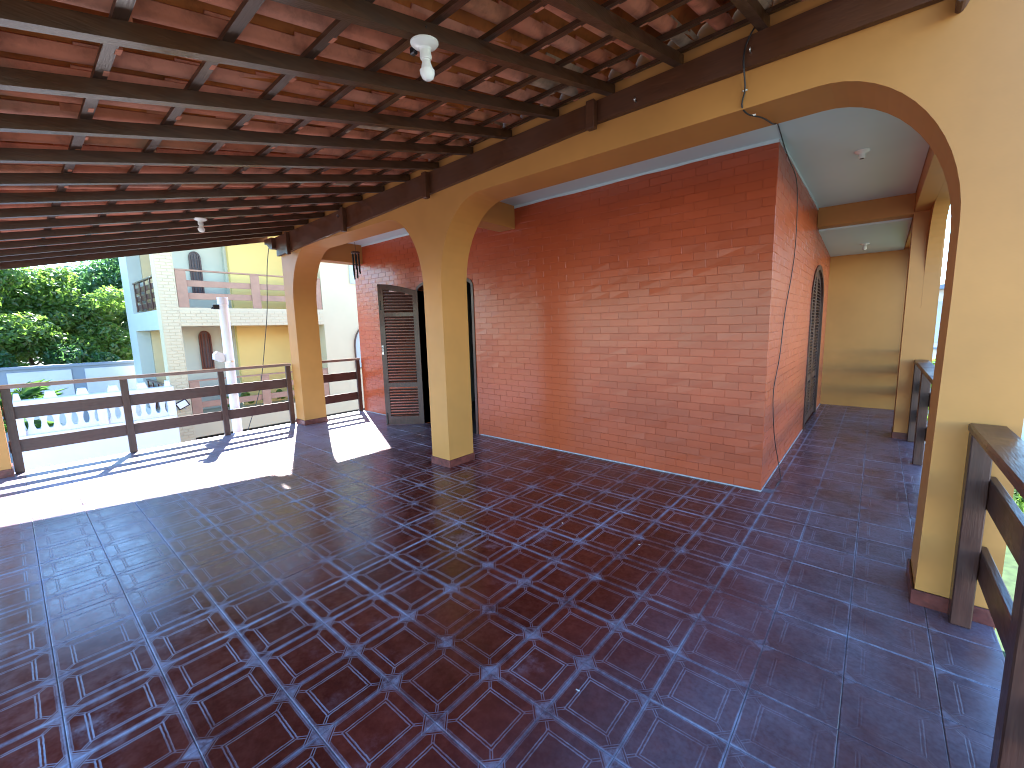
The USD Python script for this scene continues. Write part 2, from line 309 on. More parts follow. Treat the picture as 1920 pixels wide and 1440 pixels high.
# ------------------------------------------------------------------ brick house
house = thing('brick_house', 'house block of red painted brick with white ceilings and louvred doors', 'house')
D0, D1, DH = -4.76, -3.58, 2.06
def arch_poly(x0, x1, zs, rise, n=14):
    xc, a = (x0 + x1) / 2, (x1 - x0) / 2
    return sg.Polygon([(x0, -.02), (x1, -.02)] + [(xc + a * math.cos(t), zs + rise * math.sin(t)) for t in np.linspace(0, math.pi, n)])
door_hole = arch_poly(D0, D1, DH, .12)
front = sg.box(-6.55, -.20, .0029, 2.93).difference(door_hole)
Y0, Y1, SH = 2.72, 4.14, 1.75
side_hole = arch_poly(Y0, Y1, SH, .48)
side = sg.box(.1505, -.20, 5.05, 2.93).difference(side_hole)
wall_parts = [ext_xz(front, -.003, .15), ext_yz(side, -.15, .003), box(-6.55, -6.40, .1505, 5.05, -.2, 2.93), box(-6.399, -.151, 4.9, 5.05, -.2, 2.93)]
obj('wall', cat(wall_parts), red_mortar, house)
# dark room behind the open door
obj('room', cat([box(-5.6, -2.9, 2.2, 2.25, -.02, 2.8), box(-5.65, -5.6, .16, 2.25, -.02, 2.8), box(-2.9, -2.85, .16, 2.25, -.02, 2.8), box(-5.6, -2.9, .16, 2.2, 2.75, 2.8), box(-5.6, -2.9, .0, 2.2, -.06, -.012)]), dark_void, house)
# ceilings
obj('ceiling', cat([box(-6.55, .945, -.85, 0, 2.93, 3.05), box(0, .945, 0, 3.0, 2.93, 3.05)]), white_plaster, house)
cs = hexa([(0, 3.05, 2.672), (.945, 3.05, 2.672), (.945, 5.05, 2.545), (0, 5.05, 2.545), (0, 3.05, 2.80), (.945, 3.05, 2.80), (.945, 5.05, 2.70), (0, 5.05, 2.70)])
tag(obj('ceiling', cs, white_plaster, house), 'sloping white ceiling over the far half of the corridor')
obj('lower_storey', box(-6.5, 1.2, -4.5, 5.0, Z0, -.205), yellow, house)
obj('roof_slab', box(-6.6, 1.3, -.84, 5.3, 3.06, 3.2), white_plaster, house)
# uneven white paint line above the bricks
xs = np.linspace(-6.55, .006, 90); jag = 2.904 + .010 * (meshkit.fbm(np.c_[xs * 2.2, xs * 0, xs * 0], 4, 3) - .5) * 2
obj('white_paint_line', ext_xz(sg.Polygon(list(zip(xs, jag)) + [(.006, 2.929), (-6.55, 2.929)]), -.0135, .002), white_plaster, house)
ys = np.linspace(0.003, 2.8, 40); jag = 2.908 + .012 * (meshkit.fbm(np.c_[ys * 3, ys * 0, ys * 0 + 5], 4, 3) - .5) * 2
obj('white_paint_line', ext_yz(sg.Polygon(list(zip(ys, jag)) + [(2.8, 2.929), (.003, 2.929)]), -.002, .0135), white_plaster, house)
for b_ in ((-3.5, .0085, -.010, -.0031), (-6.55, -4.84, -.010, -.0031), (.0031, .010, -.0099, 2.68), (.0031, .010, 4.19, 4.99)): obj('base_line', box(*b_, .0005, .0115), pale_base, house)
# bricks
BP, CH = .215, .073
def brick_mesh(u0, u1, z0, z1, face):
    g = .0017; b = .0022; d = .0072 + nrg.uniform(-.0008, .0009)
    u0 += g; u1 -= g; z0 += g; z1 -= g
    z0 += nrg.uniform(-.001, .001); z1 += nrg.uniform(-.001, .001)
    A = np.array([(u0, z0), (u1, z0), (u1, z1), (u0, z1)]); B = np.array([(u0 + b, z0 + b), (u1 - b, z0 + b), (u1 - b, z1 - b), (u0 + b, z1 - b)])
    tw = nrg.normal(0, .0009, 4)
    P = [(a[0], 0.0, a[1]) for a in A] + [(a[0], d - b, a[1]) for a in A] + [(p[0], d + tw[k], p[1]) for k, p in enumerate(B)]
    P = np.array(P)
    V = np.c_[P[:, 0], .0015 - P[:, 1], P[:, 2]] if face == 'front' else np.c_[-.0015 + P[:, 1], P[:, 0], P[:, 2]]
    Fc = []
    for k in range(4):
        k2 = (k + 1) % 4
        for o in (0, 4): Fc += [[o + k, o + k2, o + 4 + k2], [o + k, o + 4 + k2, o + 4 + k]]
    Fc += [[8, 9, 10], [8, 10, 11]]
    return trimesh.Trimesh(V, Fc, process=False)
bricks = []
for face, U0, U1, hole in (('front', -6.55, 0.0066, door_hole.buffer(.045)), ('side', -.0035, 5.05, side_hole.buffer(.03))):
    for r in range(40):
        z0, z1 = r * CH + .012, (r + 1) * CH + .012
        if z1 > 2.93: z1 = 2.925
        off = (BP / 2 if r % 2 else 0) + nrg.uniform(-.012, .012)
        u = (U1 if face == 'front' else U0) - off
        edges = [U1] + [U1 - (BP - off if False else off) - k * BP for k in range(0, 40)] if face == 'front' else [U0] + [U0 + off + k * BP for k in range(0, 40)]
        edges = sorted(set(round(min(max(e + (nrg.uniform(-.004, .004) if U0 + .01 < e < U1 - .01 else 0), U0), U1), 4) for e in edges))
        keep_ = [edges[0]]
        for e in edges[1:-1]:
            if e - keep_[-1] > .035 and edges[-1] - e > .035: keep_.append(e)
        edges = keep_ + [edges[-1]]
        for a, b in zip(edges[:-1], edges[1:]):
            if b - a < .02: continue
            rect = sg.box(a, z0, b, z1)
            if hole.intersects(rect):
                rest_ = rect.difference(hole)
                if rest_.is_empty or rest_.area < .002: continue
                bb = rest_.bounds; 
                if rest_.area < .55 * (bb[2] - bb[0]) * (bb[3] - bb[1]): continue
                a2, b2 = bb[0], bb[2]
                if b2 - a2 < .03: continue
            else: a2, b2 = a, b
            bricks.append((face, a2, b2, z0, z1))
def bsize(t):
    f, a, b, z0, z1 = t; c = ((a + b) / 2, 0, (z0 + z1) / 2) if f == 'front' else (0, (a + b) / 2, (z0 + z1) / 2)
    d = np.array(c) - np.array(CAM); r = np.linalg.norm(d); cosv = abs(d[1] if f == 'front' else d[0]) / r
    if f == 'front' and -3.5 < c[0] < -2.2 and False: return 0
    return (b - a) * cosv / r ** 2
bricks.sort(key=bsize, reverse=True)
pool = [[], [], []]
for k, t in enumerate(bricks):
    m = brick_mesh(t[1], t[2], t[3], t[4], t[0]); q = int(nrg.integers(3))
    if k < 300: obj('brick', m, red_brick[q], house)
    else: pool[q].append(m)
tag(obj('far_bricks', cat(pool[0] + pool[1] + pool[2]), red_brick[0], house), kind='stuff')

# front door: frame, open leaf with louvres
fr = door_hole.buffer(.04, join_style=2).difference(door_hole).intersection(sg.box(-9, 0, 0, 9))
obj('door_frame', ext_xz(fr, -.016, .12), wood_v, house)
def louvre_leaf(width, h0, h1, thick, groups, pitch, stile=.075):
    """leaf in (u,z): u=0 hinge side (height h0), u=width free side (height h1); frame mesh, slat meshes"""
    top = [(u, h0 + (h1 - h0) * math.sin(u / width * math.pi / 2)) for u in np.linspace(0, width, 10)]
    outer = sg.Polygon([(0, .012), (width, .012)] + top[::-1]); holes = []; slats = []
    for g0, g1 in groups:
        tp = [(u, min(g1, h0 - .085 + (h1 - h0) * math.sin(u / width * math.pi / 2))) for u in np.linspace(stile, width - stile, 8)]
        hole = sg.Polygon([(stile, g0), (width - stile, g0)] + tp[::-1]); holes.append(hole)
        z = g0 + pitch * .5
        while z < g1 + .05:
            seg = hole.intersection(sg.box(stile, z - .004, width - stile, z + .004))
            if not seg.is_empty:
                b = seg.bounds
                if b[2] - b[0] > .05:
                    u0, u1 = b[0], b[2]
                    # slanted slat: outer edge low
                    y0, y1 = -.004, thick + .004
                    slats.append(hexa([(u0, y0, z - .020), (u1, y0, z - .020), (u1, y0, z - .012), (u0, y0, z - .012), (u0, y1, z + .012), (u1, y1, z + .012), (u1, y1, z + .020), (u0, y1, z + .020)]))
            z += pitch
    frame = trimesh.creation.extrude_polygon(outer.difference(unary_union(holes)), thick, engine='earcut')
    v = frame.vertices.copy(); frame.vertices = np.c_[v[:, 0], thick - v[:, 2], v[:, 1]]; frame.fix_normals()
    return frame, slats
def place(m, hinge, ang):
    m = m.copy(); c, s = math.cos(ang), math.sin(ang); v = m.vertices
    m.vertices = np.c_[hinge[0] + c * v[:, 0] - s * v[:, 1], hinge[1] + s * v[:, 0] + c * v[:, 1], v[:, 2] + hinge[2]]; return m
GR = [(.14, .60), (.67, 1.68), (1.74, 2.12)]
fr_, sl_ = louvre_leaf(.585, 2.06, 2.165, .036, GR, .0445)
H1, A1 = (-4.73, -.03, 0), math.atan2(-.39, -.42)
leaf = tag(obj('door_leaf', place(fr_, H1, A1), wood_v, house), 'open louvred door leaf beside the doorway')
for s in sl_: obj('slat', place(s, H1, A1), wood_v, leaf)
hd = cat([bbox(.545, .575, .036, .050, 1.11, 1.25, .004), tube([(.56, .05, 1.15), (.56, .075, 1.16), (.56, .085, 1.19), (.56, .075, 1.22), (.56, .05, 1.23)], .006)])
obj('handle', place(hd, H1, A1), steel, leaf)
obj('bolt', place(cat([bbox(.55, .572, .036, .0485, .05, .20, .003), tube([(.561, .05, .02), (.561, .05, .17)], .006)]), H1, A1), dark_metal, leaf)
obj('bolt', place(bbox(.55, .572, .036, .046, 1.78, 1.92, .003), H1, A1), dark_metal, leaf)
fr2, sl2 = louvre_leaf(.585, 2.06, 2.165, .036, GR, .0445)
H2, A2 = (-3.615, .10, 0), math.radians(98)
mir = lambda m: trimesh.Trimesh(m.vertices * [1, 1, 1], m.faces, process=False)
leaf2 = obj('door_leaf', cat([place(fr2, H2, A2)] + [place(s, H2, A2) for s in sl2]), wood_v, house)
# corridor door: arched, two closed louvred leaves
fs = side_hole.buffer(.035, join_style=1).intersection(sg.box(0, 0, 9, 9)).difference(side_hole.buffer(-.035).union(sg.box(Y0 + .035, -1, Y1 - .035, .5)))
sd = obj('door_frame', ext_yz(fs, -.05, .022), wood_v, house)
ymid = (Y0 + Y1) / 2
for a, b in ((Y0 + .036, ymid - .004), (ymid + .004, Y1 - .036)):
    lp = side_hole.buffer(-.037).intersection(sg.box(a, .01, b, 3))
    hole = lp.buffer(-.085, join_style=2); hs = hole.difference(sg.box(a, .62, b, .70)).difference(sg.box(a, -1, b, .12))
    lf = obj('door_leaf', ext_yz(lp.difference(hs), -.045, -.008), wood_v, house)
    sl = []; z = .14
    while z < 2.2:
        seg = hs.intersection(sg.box(a, z - .003, b, z + .003))
        if not seg.is_empty:
            bb = seg.bounds; sl.append(hexa([(-.045, bb[0], z + .012), (-.045, bb[2], z + .012), (-.045, bb[2], z + .02), (-.045, bb[0], z + .02), (-.006, bb[0], z - .02), (-.006, bb[2], z - .02), (-.006, bb[2], z - .012), (-.006, bb[0], z - .012)]))
        z += .0445
    obj('louvres', cat(sl), wood_v, lf)
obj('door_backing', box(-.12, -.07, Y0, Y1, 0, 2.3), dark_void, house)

# ------------------------------------------------------------------ arcade: columns, arched beams, ceiling beams
arc = thing('yellow_arcade', 'ochre plastered arcade with rounded arches between terrace and brick house', 'arcade')
def rounded_opening(x0, x1, zt, a, b, n=16, zb=-.5):
    t = np.linspace(0, math.pi / 2, n)
    L = [(x0 + a - a * math.cos(k), zt - b + b * math.sin(k)) for k in t]; Rr = [(x1 - a + a * math.sin(k), zt - b + b * math.cos(k)) for k in t]
    return sg.Polygon([(x0, zb)] + L + Rr + [(x1, zb)])
ZS = 1.6
fa = sg.box(-6.55, 0, 1.25, 3.48)
o1 = rounded_opening(-6.26, -3.05, 2.71, .62, .80); o2 = rounded_opening(-2.76, .972, 2.72, .60, .78)
fa = fa.difference(o1).difference(o2)
obj('arched_beam', ext_xz(fa.intersection(sg.box(-9, ZS, 9, 9)), -1.2, -.85), yellow, arc)
for a, b in ((-6.55, -6.26), (-3.05, -2.76), (.95, 1.25)):
    a2 = .972 if a == .95 else a
    c = obj('column', hexa([(a, -1.2, -.2), (b, -1.2, -.2), (b, -.85, -.2), (a, -.85, -.2), (a2, -1.2, ZS), (b, -1.2, ZS), (b, -.85, ZS), (a2, -.85, ZS)]), yellow, arc)
    w = .011
    sk = [bbox(a - w, b + w, -1.2 - w, -1.2, .0, .082, .002), bbox(a - w, a, -1.2, -.85, 0, .082, .002), bbox(b, b + w, -1.2, -.85, 0, .082, .002), bbox(a - w, b + w, -.85, -.85 + w, 0, .082, .002)]
    for s in sk: obj('skirting_tile', s, skirt, c)
# right hand arcade along the corridor: straight inner beam, thinner arched outer face
ra = sg.box(-.85, ZS, 4.99, 3.05)
p1 = rounded_opening(-.849, 2.82, 2.71, .62, .78); p2 = rounded_opening(3.14, 4.93, 2.60, .55, .75)
obj('arched_beam', ext_yz(ra.difference(p1).difference(p2), 1.09, 1.215), yellow, arc)
obj('beam', box(.95, 1.089, -.849, 2.819, 2.711, 3.05), yellow, arc)
obj('beam', box(.95, 1.089, 3.141, 4.99, 2.56, 3.05), yellow, arc)
c = obj('column', cat([box(.95, 1.089, 2.82, 3.14, -.2, 2.95), box(1.089, 1.2149, 2.82, 3.14, -.2, ZS)]), yellow, arc)
for s_ in (bbox(.939, 1.226, 2.809, 2.82, 0, .082, .002), bbox(.939, .95, 2.82, 3.14, 0, .082, .002)): obj('skirting_tile', s_, skirt, c)
obj('column', box(1.09, 1.215, 4.93, 4.99, -.2, ZS), yellow, arc)
obj('ceiling_beam', box(-3.03, -2.775, -.85, -.008, 2.665, 2.929), yellow, arc)
obj('ceiling_beam', box(-6.52, -6.25, -.85, -.008, 2.62, 2.929), yellow, arc)
obj('ceiling_beam', box(.008, .948, 2.82, 3.049, 2.695, 2.929), yellow, arc)
ew = obj('corridor_end_wall', box(0, 1.4, 5.0, 5.06, -.1, 2.9), yellow); tag(ew, 'plain ochre wall closing the far end of the narrow corridor', 'wall')
cc = thing('corner_column', 'brown ochre column cut off by the left edge of the photo, at the end of the railing', 'column')
obj('shaft', box(-6.76, -6.46, -4.52, -4.19, -.2, 2.42), yellow, cc)
for s in (bbox(-6.77, -6.449, -4.19, -4.178, .0, .09, .002), bbox(-6.46, -6.449, -4.52, -4.19, 0, .09, .002)): obj('skirting_tile', s, skirt, cc)

# ------------------------------------------------------------------ roof of the terrace
roof = thing('terrace_roof', 'sloping terrace roof of terracotta tiles on dark brown rafters and battens', 'roof')
zr = lambda x, y: 3.078 + .0215 * x + .24 * (y + 1.25)
YF = -5.0
def sheared(x0, x1, y0, y1, dz0, dz1):
    P = []
    for dz in (dz0, dz1):
        for (x, y) in ((x0, y0), (x1, y0), (x1, y1), (x0, y1)): P.append((x, y, zr((x0 + x1) / 2 if x1 - x0 < .2 else x, y) + dz))
    return hexa(P)
def chamf(P8, b=.003): return P8
for k in range(-1, 15):
    x1 = .136 - .4705 * k + nrg.uniform(-.006, .006); x0 = x1 - .05
    if k == 14: x1, x0 = -6.40, -6.45
    obj('rafter', sheared(x0, x1, YF, -1.212, 0, .060), wood_y, roof)
YB = [-3.735 + .307 * j for j in range(-4, 9)]
for yb in YB: obj('batten', sheared(-6.98, 1.02, yb, yb + .042, .0605, .082), wood_x, roof)
obj('verge_board', sheared(-6.99, -6.965, YF, -1.212, -.01, .16), wood_y, roof)
# fascia boards and their clamps
zl = lambda x: 2.918 if x > -.96 else 2.905 + (x + .96) * .0445
XB = [-6.60, -6.121, -4.47, -2.843, -.959, .88]
for a, b in zip(XB[:-1], XB[1:]):
    P = [(x, y, z) for z_ in (0, 1) for (x, y) in ((a + .001, -1.242), (b - .001, -1.242), (b - .001, -1.203), (a + .001, -1.203)) for z in ((zl(x if x != b - .001 else b - .002) if z_ == 0 else zr(x, -1.24) - .001),)]
    obj('fascia_board', hexa(P), wood_fascia, roof)
def corbel(x0, x1, z0, z1, left):
    n = np.linspace(0, 1, 12); L = x1 - x0
    og = [(x0 + L * t if left else x1 - L * t, z0 + (z1 - z0) * .55 * (1 - t) ** 1.5 + .02 * math.sin(t * 6.28)) for t in n]
    P = og + ([(x1, z1), (x0, z1)] if left else [(x0, z1), (x1, z1)])
    return ext_xz(sg.Polygon(P).buffer(0), -1.30, -1.203)
obj('beam_end', corbel(-6.88, -6.601, 2.77, 2.93, True), wood_fascia, roof)
obj('beam_end', corbel(.881, .985, 2.85, 3.09, False), wood_fascia, roof)
for xb in XB[1:5]: obj('bracket', bbox(xb - .033, xb + .033, -1.292, -1.243, zl(xb) - .05, zr(xb, -1.24) - .004, .004), wood_fascia, roof)
# roof tiles: channel tiles resting on the battens, cap tiles bridging the gaps between them
PT = .20
def clay(prof, Ln, lift0, lift1, w1):
    """a bent clay sheet of the given (x, z) profile, narrower by w1 at its upper end"""
    prof = np.array(prof); th = .011; n = len(prof); V = []
    nrm = np.gradient(prof, axis=0); nrm = np.c_[-nrm[:, 1], nrm[:, 0]]; nrm /= np.linalg.norm(nrm, axis=1, keepdims=True); up = prof + nrm * th
    for y, dz, sc in ((0, lift0, 1.), (Ln, lift1, w1)):
        for P in (prof, up):
            for p in P: V.append((p[0] * sc, y, p[1] + dz))
    Fq = []
    for i in range(n - 1):
        Fq += [(i, i + 1, 2 * n + i + 1, 2 * n + i), (n + i + 1, n + i, 3 * n + i, 3 * n + i + 1), (i + 1, i, n + i, n + i + 1), (2 * n + i, 2 * n + i + 1, 3 * n + i + 1, 3 * n + i)]
    Fq += [(0, 2 * n, 3 * n, n), (n - 1, 2 * n - 1, 4 * n - 1, 3 * n - 1)]
    return trimesh.Trimesh(np.array(V), np.array([t for a, b, c, d in Fq for t in ((a, c, b), (a, d, c))]), process=False)
CHAN = cat([clay([(x, .034 * (abs(x) / .054) ** 2.6 - .002) for x in np.linspace(-.054, .054, 9)], .40, .016, .0, .93), box(-.022, .022, .078, .096, -.026, -.001)])
CAPT = clay([(.074 * math.cos(t), .080 * math.sin(t)) for t in np.linspace(math.pi, 0, 9)], .40, .034, .016, .88)
def rsize(p):
    d = np.array([p[0], p[1] + .15, zr(p[0], p[1]) + .1]) - np.array(CAM); f = d @ np.array(F_); u = d @ np.array(R_) / max(f, .01); v = d @ np.array(U_) / max(f, .01)
    return (1 if f > .15 and -1.4 < u < 1.3 and v < 1.1 else .001) / (d @ d)
for kind, proto, dx, mats in (('channel_tile', CHAN, 0, terra), ('cap_tile', CAPT, PT / 2, terra_dark)):
    tl = [(-6.90 + c_ * PT + dx, yb - .05) for yb in YB for c_ in range(40)]
    tl.sort(key=rsize, reverse=True); pool = []
    for k, (x, y) in enumerate(tl):
        m = proto.copy(); v = m.vertices + [nrg.uniform(-.005, .005), nrg.uniform(-.010, .010), 0]
        a = nrg.normal(0, .012); v = np.c_[v[:, 0] + a * v[:, 1], v[:, 1] - a * v[:, 0], v[:, 2]]
        y1 = np.minimum(y + v[:, 1], -1.206) if kind == 'channel_tile' or True else y + v[:, 1]
        m.vertices = np.c_[x + v[:, 0], y1, zr(x + v[:, 0], y1) + .0845 + v[:, 2] + nrg.uniform(0, .004)]
        lime = nrg.random() < .03 + .16 * max(0, min(1, (y + 2.7))) * (x > -3)
        q = lime_tile if lime and y > -2.9 else mats[int(nrg.choice(4, p=[.4, .3, .2, .1]))]
        if k < 300: obj(kind, m, q, roof, smooth=40)
        else: pool.append(m)
    tag(obj('far_' + kind + 's', cat(pool), mats[0], roof, smooth=40), kind='stuff')
# small hooks in the fascia
hook = lambda x, z: cat([tube([(x, -1.242, z), (x, -1.262, z)], .004), tube([(x, -1.262 - .010 * math.sin(t), z + .010 - .010 * math.cos(t)) for t in np.linspace(0, 5.2, 14)], .0028, 6)])
for x, z, lb in ((-.633, 2.953, 'small bright screw hook in the brown fascia board, right of the light bulb'), (.054, 2.987, 'small bright screw hook in the fascia board next to the dangling black cable'), (-4.614, 2.907, 'small ring hook in the fascia board far left near the first arch')):
    h = thing('screw_hook', lb, 'hook'); obj('hook', hook(x, z), steel, h)

# ------------------------------------------------------------------ railings
def rail_left(name, label, ya, yb, posts, X=-6.6):
    t = thing(name, label, 'railing', group=None)
    obj('handrail', bbox(X - .065, X + .045, ya, yb, .945, .985, .006), wood_hand, t)
    for z0, z1 in ((.225, .365), (.60, .74)): obj('slat', bbox(X - .045, X - .012, ya, yb, z0, z1, .004), wood_rail, t)
    for y in posts: obj('post', bbox(X - .010, X + .028, y - .036, y + .036, 0.002, .944, .004), wood_v, t)
rail_left('wooden_railing', 'brown wooden railing along the left terrace edge in front of the white balustrade', -4.18, -1.205, (-4.135, -3.19, -2.16, -1.25))
rail_left('wooden_railing', 'short brown railing between the far left column and the brick house', -.845, -.02, (-.055,))
def rail_right(label, ya, yb, posts, X=1.08):
    t = thing('wooden_railing', label, 'railing')
    obj('handrail', bbox(X - .005, X + .125, ya, yb, .955, .995, .008), wood_rail, t)
    for z0, z1 in ((.255, .40), (.605, .75)): obj('slat', bbox(X + .077, X + .11, ya, yb, z0, z1, .005), wood_rail, t)
    for y in posts: obj('post', bbox(X, X + .076, y - .04, y + .04, 0.002, .954, .005), wood_v, t)
rail_right('dark brown wooden railing at the near right corner below the ochre column', -3.7, -1.215, (-1.262, -2.29, -3.3))
rail_right('dark brown railing in the corridor arch behind the nearest right column', -.84, 2.80, (2.755, 1.70, .6, -.4))
rail_right('short dark railing at the far end of the corridor past the second column', 3.15, 4.92, (3.2, 4.2))

# ------------------------------------------------------------------ lamp sockets
def lamp(label, loc, bulb, tilt=0):
    t = thing('light_socket', label, 'lamp', loc)
    rotm = trimesh.transformations.rotation_matrix(tilt, [1, .3, 0])
    pl = lathe([(0, -.022), (.030, -.022), (.048, -.014), (.056, -.006), (.056, 0), (0, 0)], 28); nk = lathe([(0, -.062), (.021, -.062), (.024, -.055), (.022, -.03), (.028, -.021), (0, -.021)], 24)
    for m in (pl, nk): m.apply_transform(rotm)
    obj('socket_plate', pl, porcelain, t, smooth=35); obj('socket_neck', nk, porcelain, t, smooth=35)
    if bulb:
        L = bulb; b = lathe([(0, -.062 - L), (.012, -.061 - L), (.022, -.055 - L), (.029, -.043 - L * .95), (.030, -.04 - L * .8), (.026, -.07 - L * .4), (.018, -.065 - L * .12), (.0155, -.0615), (0, -.0615)], 24); b.apply_transform(rotm)
        obj('bulb', b, bulb_glass, t, smooth=50)
    else: obj('socket_mouth', lathe([(0, -.0635), (.016, -.0635), (.016, -.0622), (0, -.0622)], 20), dark_metal, t)
    return t
l1 = lamp('white porcelain lamp holder with long bulb hanging under the nearest rafters', (-.79, -2.86, 2.645), .075, .10)
obj('wire', tube(spline([(.0, .02, .0), (-.015, .03, .02), (-.02, .03, .055), (-.01, .02, .075)], 14), .003, 6), black_rubber, l1)
obj('clip', bbox(-.085, -.055, -.012, .01, -.02, .01, .004), dark_metal, l1)
lamp('white porcelain lamp holder with round bulb under the far left rafters', (-4.59, -2.70, 2.628), .068)
lamp('white ceiling lamp holder without a bulb, on the near corridor ceiling', (.504, .80, 2.93), 0)
lamp('white ceiling lamp holder with a small bulb at the far corridor ceiling', (.478, 4.21, 2.60), .03)

# ------------------------------------------------------------------ wind chime
ch = thing('wind_chime', 'dark wind chime of hanging tubes below the beam at the far left arch', 'wind chime', (-5.03, -.82, 0))
obj('cord', tube([(0, 0, 2.71), (.003, 0, 2.58)], .003, 6), black_rubber, ch)
obj('top_disc', lathe([(0, 2.555), (.058, 2.555), (.060, 2.565), (.055, 2.58), (0, 2.582)], 20), wood_v, ch, smooth=40)
for k, ln in enumerate((.25, .27, .33, .35, .30, .22)):
    a = k * math.pi / 3 + .4; x, y = .044 * math.cos(a), .044 * math.sin(a)
    obj('tube', tube([(x, y, 2.55), (x + .004, y, 2.55 - ln)], .010, 10), dark_metal, ch, smooth=40)
obj('clapper', cat([tube([(0, 0, 2.56), (.006, 0, 2.24)], .002, 5), lathe([(0, 2.40), (.022, 2.40), (.022, 2.412), (0, 2.412)], 16), tube([(.006, 0, 2.27), (.007, 0, 2.22)], .009, 8)]), dark_metal, ch)

# ------------------------------------------------------------------ cables
def cable(name, label, pts, r=.0045, n=60):
    t = thing(name, label, 'cable'); obj('wire', tube(spline(pts, n), r, 7), black_rubber, t, smooth=True); return t
c1 = cable('black_cable', 'black cable dangling down the fascia board and arch beam above the brick corner', [(.075, -1.215, 3.14), (.061, -1.255, 3.09), (.028, -1.256, 3.02), (.022, -1.256, 2.944), (.025, -1.225, 2.86), (.022, -1.209, 2.80), (.010, -1.206, 2.742), (.030, -1.16, 2.705), (.065, -1.10, 2.701), (.10, -1.02, 2.70), (.125, -.90, 2.704), (.13, -.845, 2.73)])
for p in ((.024, -1.2065, 2.815), (.055, -1.12, 2.703)): obj('clip', bbox(p[0] - .012, p[0] + .012, p[1] - .006, p[1] + .002, p[2] - .004, p[2] + .004, .001), porcelain, c1)
cable('black_cable', 'thin black cable running down the side wall of the brick house to the floor', [(.07, -.84, 2.85), (.05, -.45, 2.918), (.022, .03, 2.918), (.018, .55, 2.862), (.016, .93, 2.773), (.016, 1.025, 2.543), (.016, 1.045, 2.239), (.016, .9, 1.915), (.017, .614, 1.499), (.017, .459, 1.106), (.018, .272, .853), (.02, .297, .676), (.03, .45, .326), (.05, .56, .113), (.08, .50, .012), (.10, .36, .008), (.09, .20, .008)], .004, 90)
cable('black_cable', 'thin black wire hanging outside the left railing from the roof corner', [(-6.85, -1.25, 2.82), (-6.9, -1.30, 2.4), (-6.9, -1.35, 1.852), (-6.9, -1.43, 1.344), (-6.9, -1.66, .335), (-6.9, -1.786, .012), (-6.92, -1.9, -.6), (-6.95, -2.0, -1.6)], .006)

# ------------------------------------------------------------------ plastic pole outside the railing
PX, PY = -7.25, -1.845
pole = thing('plastic_pole', 'tall white plastic pipe pole standing just outside the left railing', 'pole', (PX, PY, 0))
obj('pipe', lathe([(0, Z0), (.066, Z0), (.066, 2.03), (0, 2.03)], 28), pvc, pole, smooth=40)
obj('collar', lathe([(.066, 1.93), (.073, 1.935), (.073, 2.035), (.070, 2.045), (0, 2.046)], 28), pvc, pole, smooth=40)
obj('bracket', cat([bbox(-.02, .03, -.14, -.06, 1.86, 1.93, .006), tube([(0, -.13, 1.89), (0, -.16, 1.87)], .012, 8)]), dark_metal, pole)
obj('strap', lathe([(.0665, 1.03), (.069, 1.03), (.069, 1.055), (.0665, 1.055)], 28), steel, pole)
fl = thing('flood_lamp', 'small white lamp strapped to the side of the white plastic pole', 'lamp', (PX, PY, 0))
hb = trimesh.convex.convex_hull(np.array([(x, y, z) for (y, z, s) in ((-.07, 1.06, .04), (-.12, 1.04, .05), (-.21, 1.09, .055), (-.205, 1.17, .05), (-.16, 1.21, .05), (-.075, 1.17, .04)) for x in (-s, s)]))
obj('housing', hb, pvc, fl); obj('arm', bbox(-.012, .012, -.09, -.064, 1.03, 1.06, .003), steel, fl)

# ------------------------------------------------------------------ neighbouring house
nb = thing('neighbour_house', 'pale yellow two storey house with balconies across the driveway', 'house')
NX = -13.0
NT = 5.4
front_n = sg.box(-1.56, Z0, 8.5, NT).difference(sg.box(-1.19, 2.15, 2.45, 4.75)).difference(sg.box(-1.19, -.69, 2.45, 1.68)).difference(sg.box(-1.19, Z0 - 1, 7.0, -1.23))
obj('front_wall', ext_yz(front_n, NX - .38, NX), cream, nb)
side_n = sg.box(-17.5, Z0, NX - .381, NT).difference(sg.box(-16.4, 2.10, -13.381, 4.75)).difference(sg.box(-16.4, -.7, -13.381, 1.60))
obj('side_wall', ext_xz(side_n, -1.56, -1.25), grey_paint, nb)
for z in (2.0, -.85): obj('balcony_floor', box(-17.3, NX - .385, -1.245, 8.3, z - .1, z + .1), cream, nb)
for zb, zt in ((2.11, 4.9), (-.74, 1.89)):
    obj('balcony_wall', box(-14.65, -14.5, -1.24, .36, zb, zt), pale_green, nb)
    obj('balcony_wall', box(-14.35, -14.2, .37, 8.2, zb, zt), ycol, nb)
    obj('balcony_wall', box(-14.49, -14.36, .30, .369, zb, zt), pale_green, nb)
    obj('balcony_wall', box(-16.5, -16.35, -1.24, 1, zb, zt), cream, nb)
obj('roof_slab', box(-17.9, NX + .45, -2.0, 9.0, NT + .001, NT + .18), cream, nb)
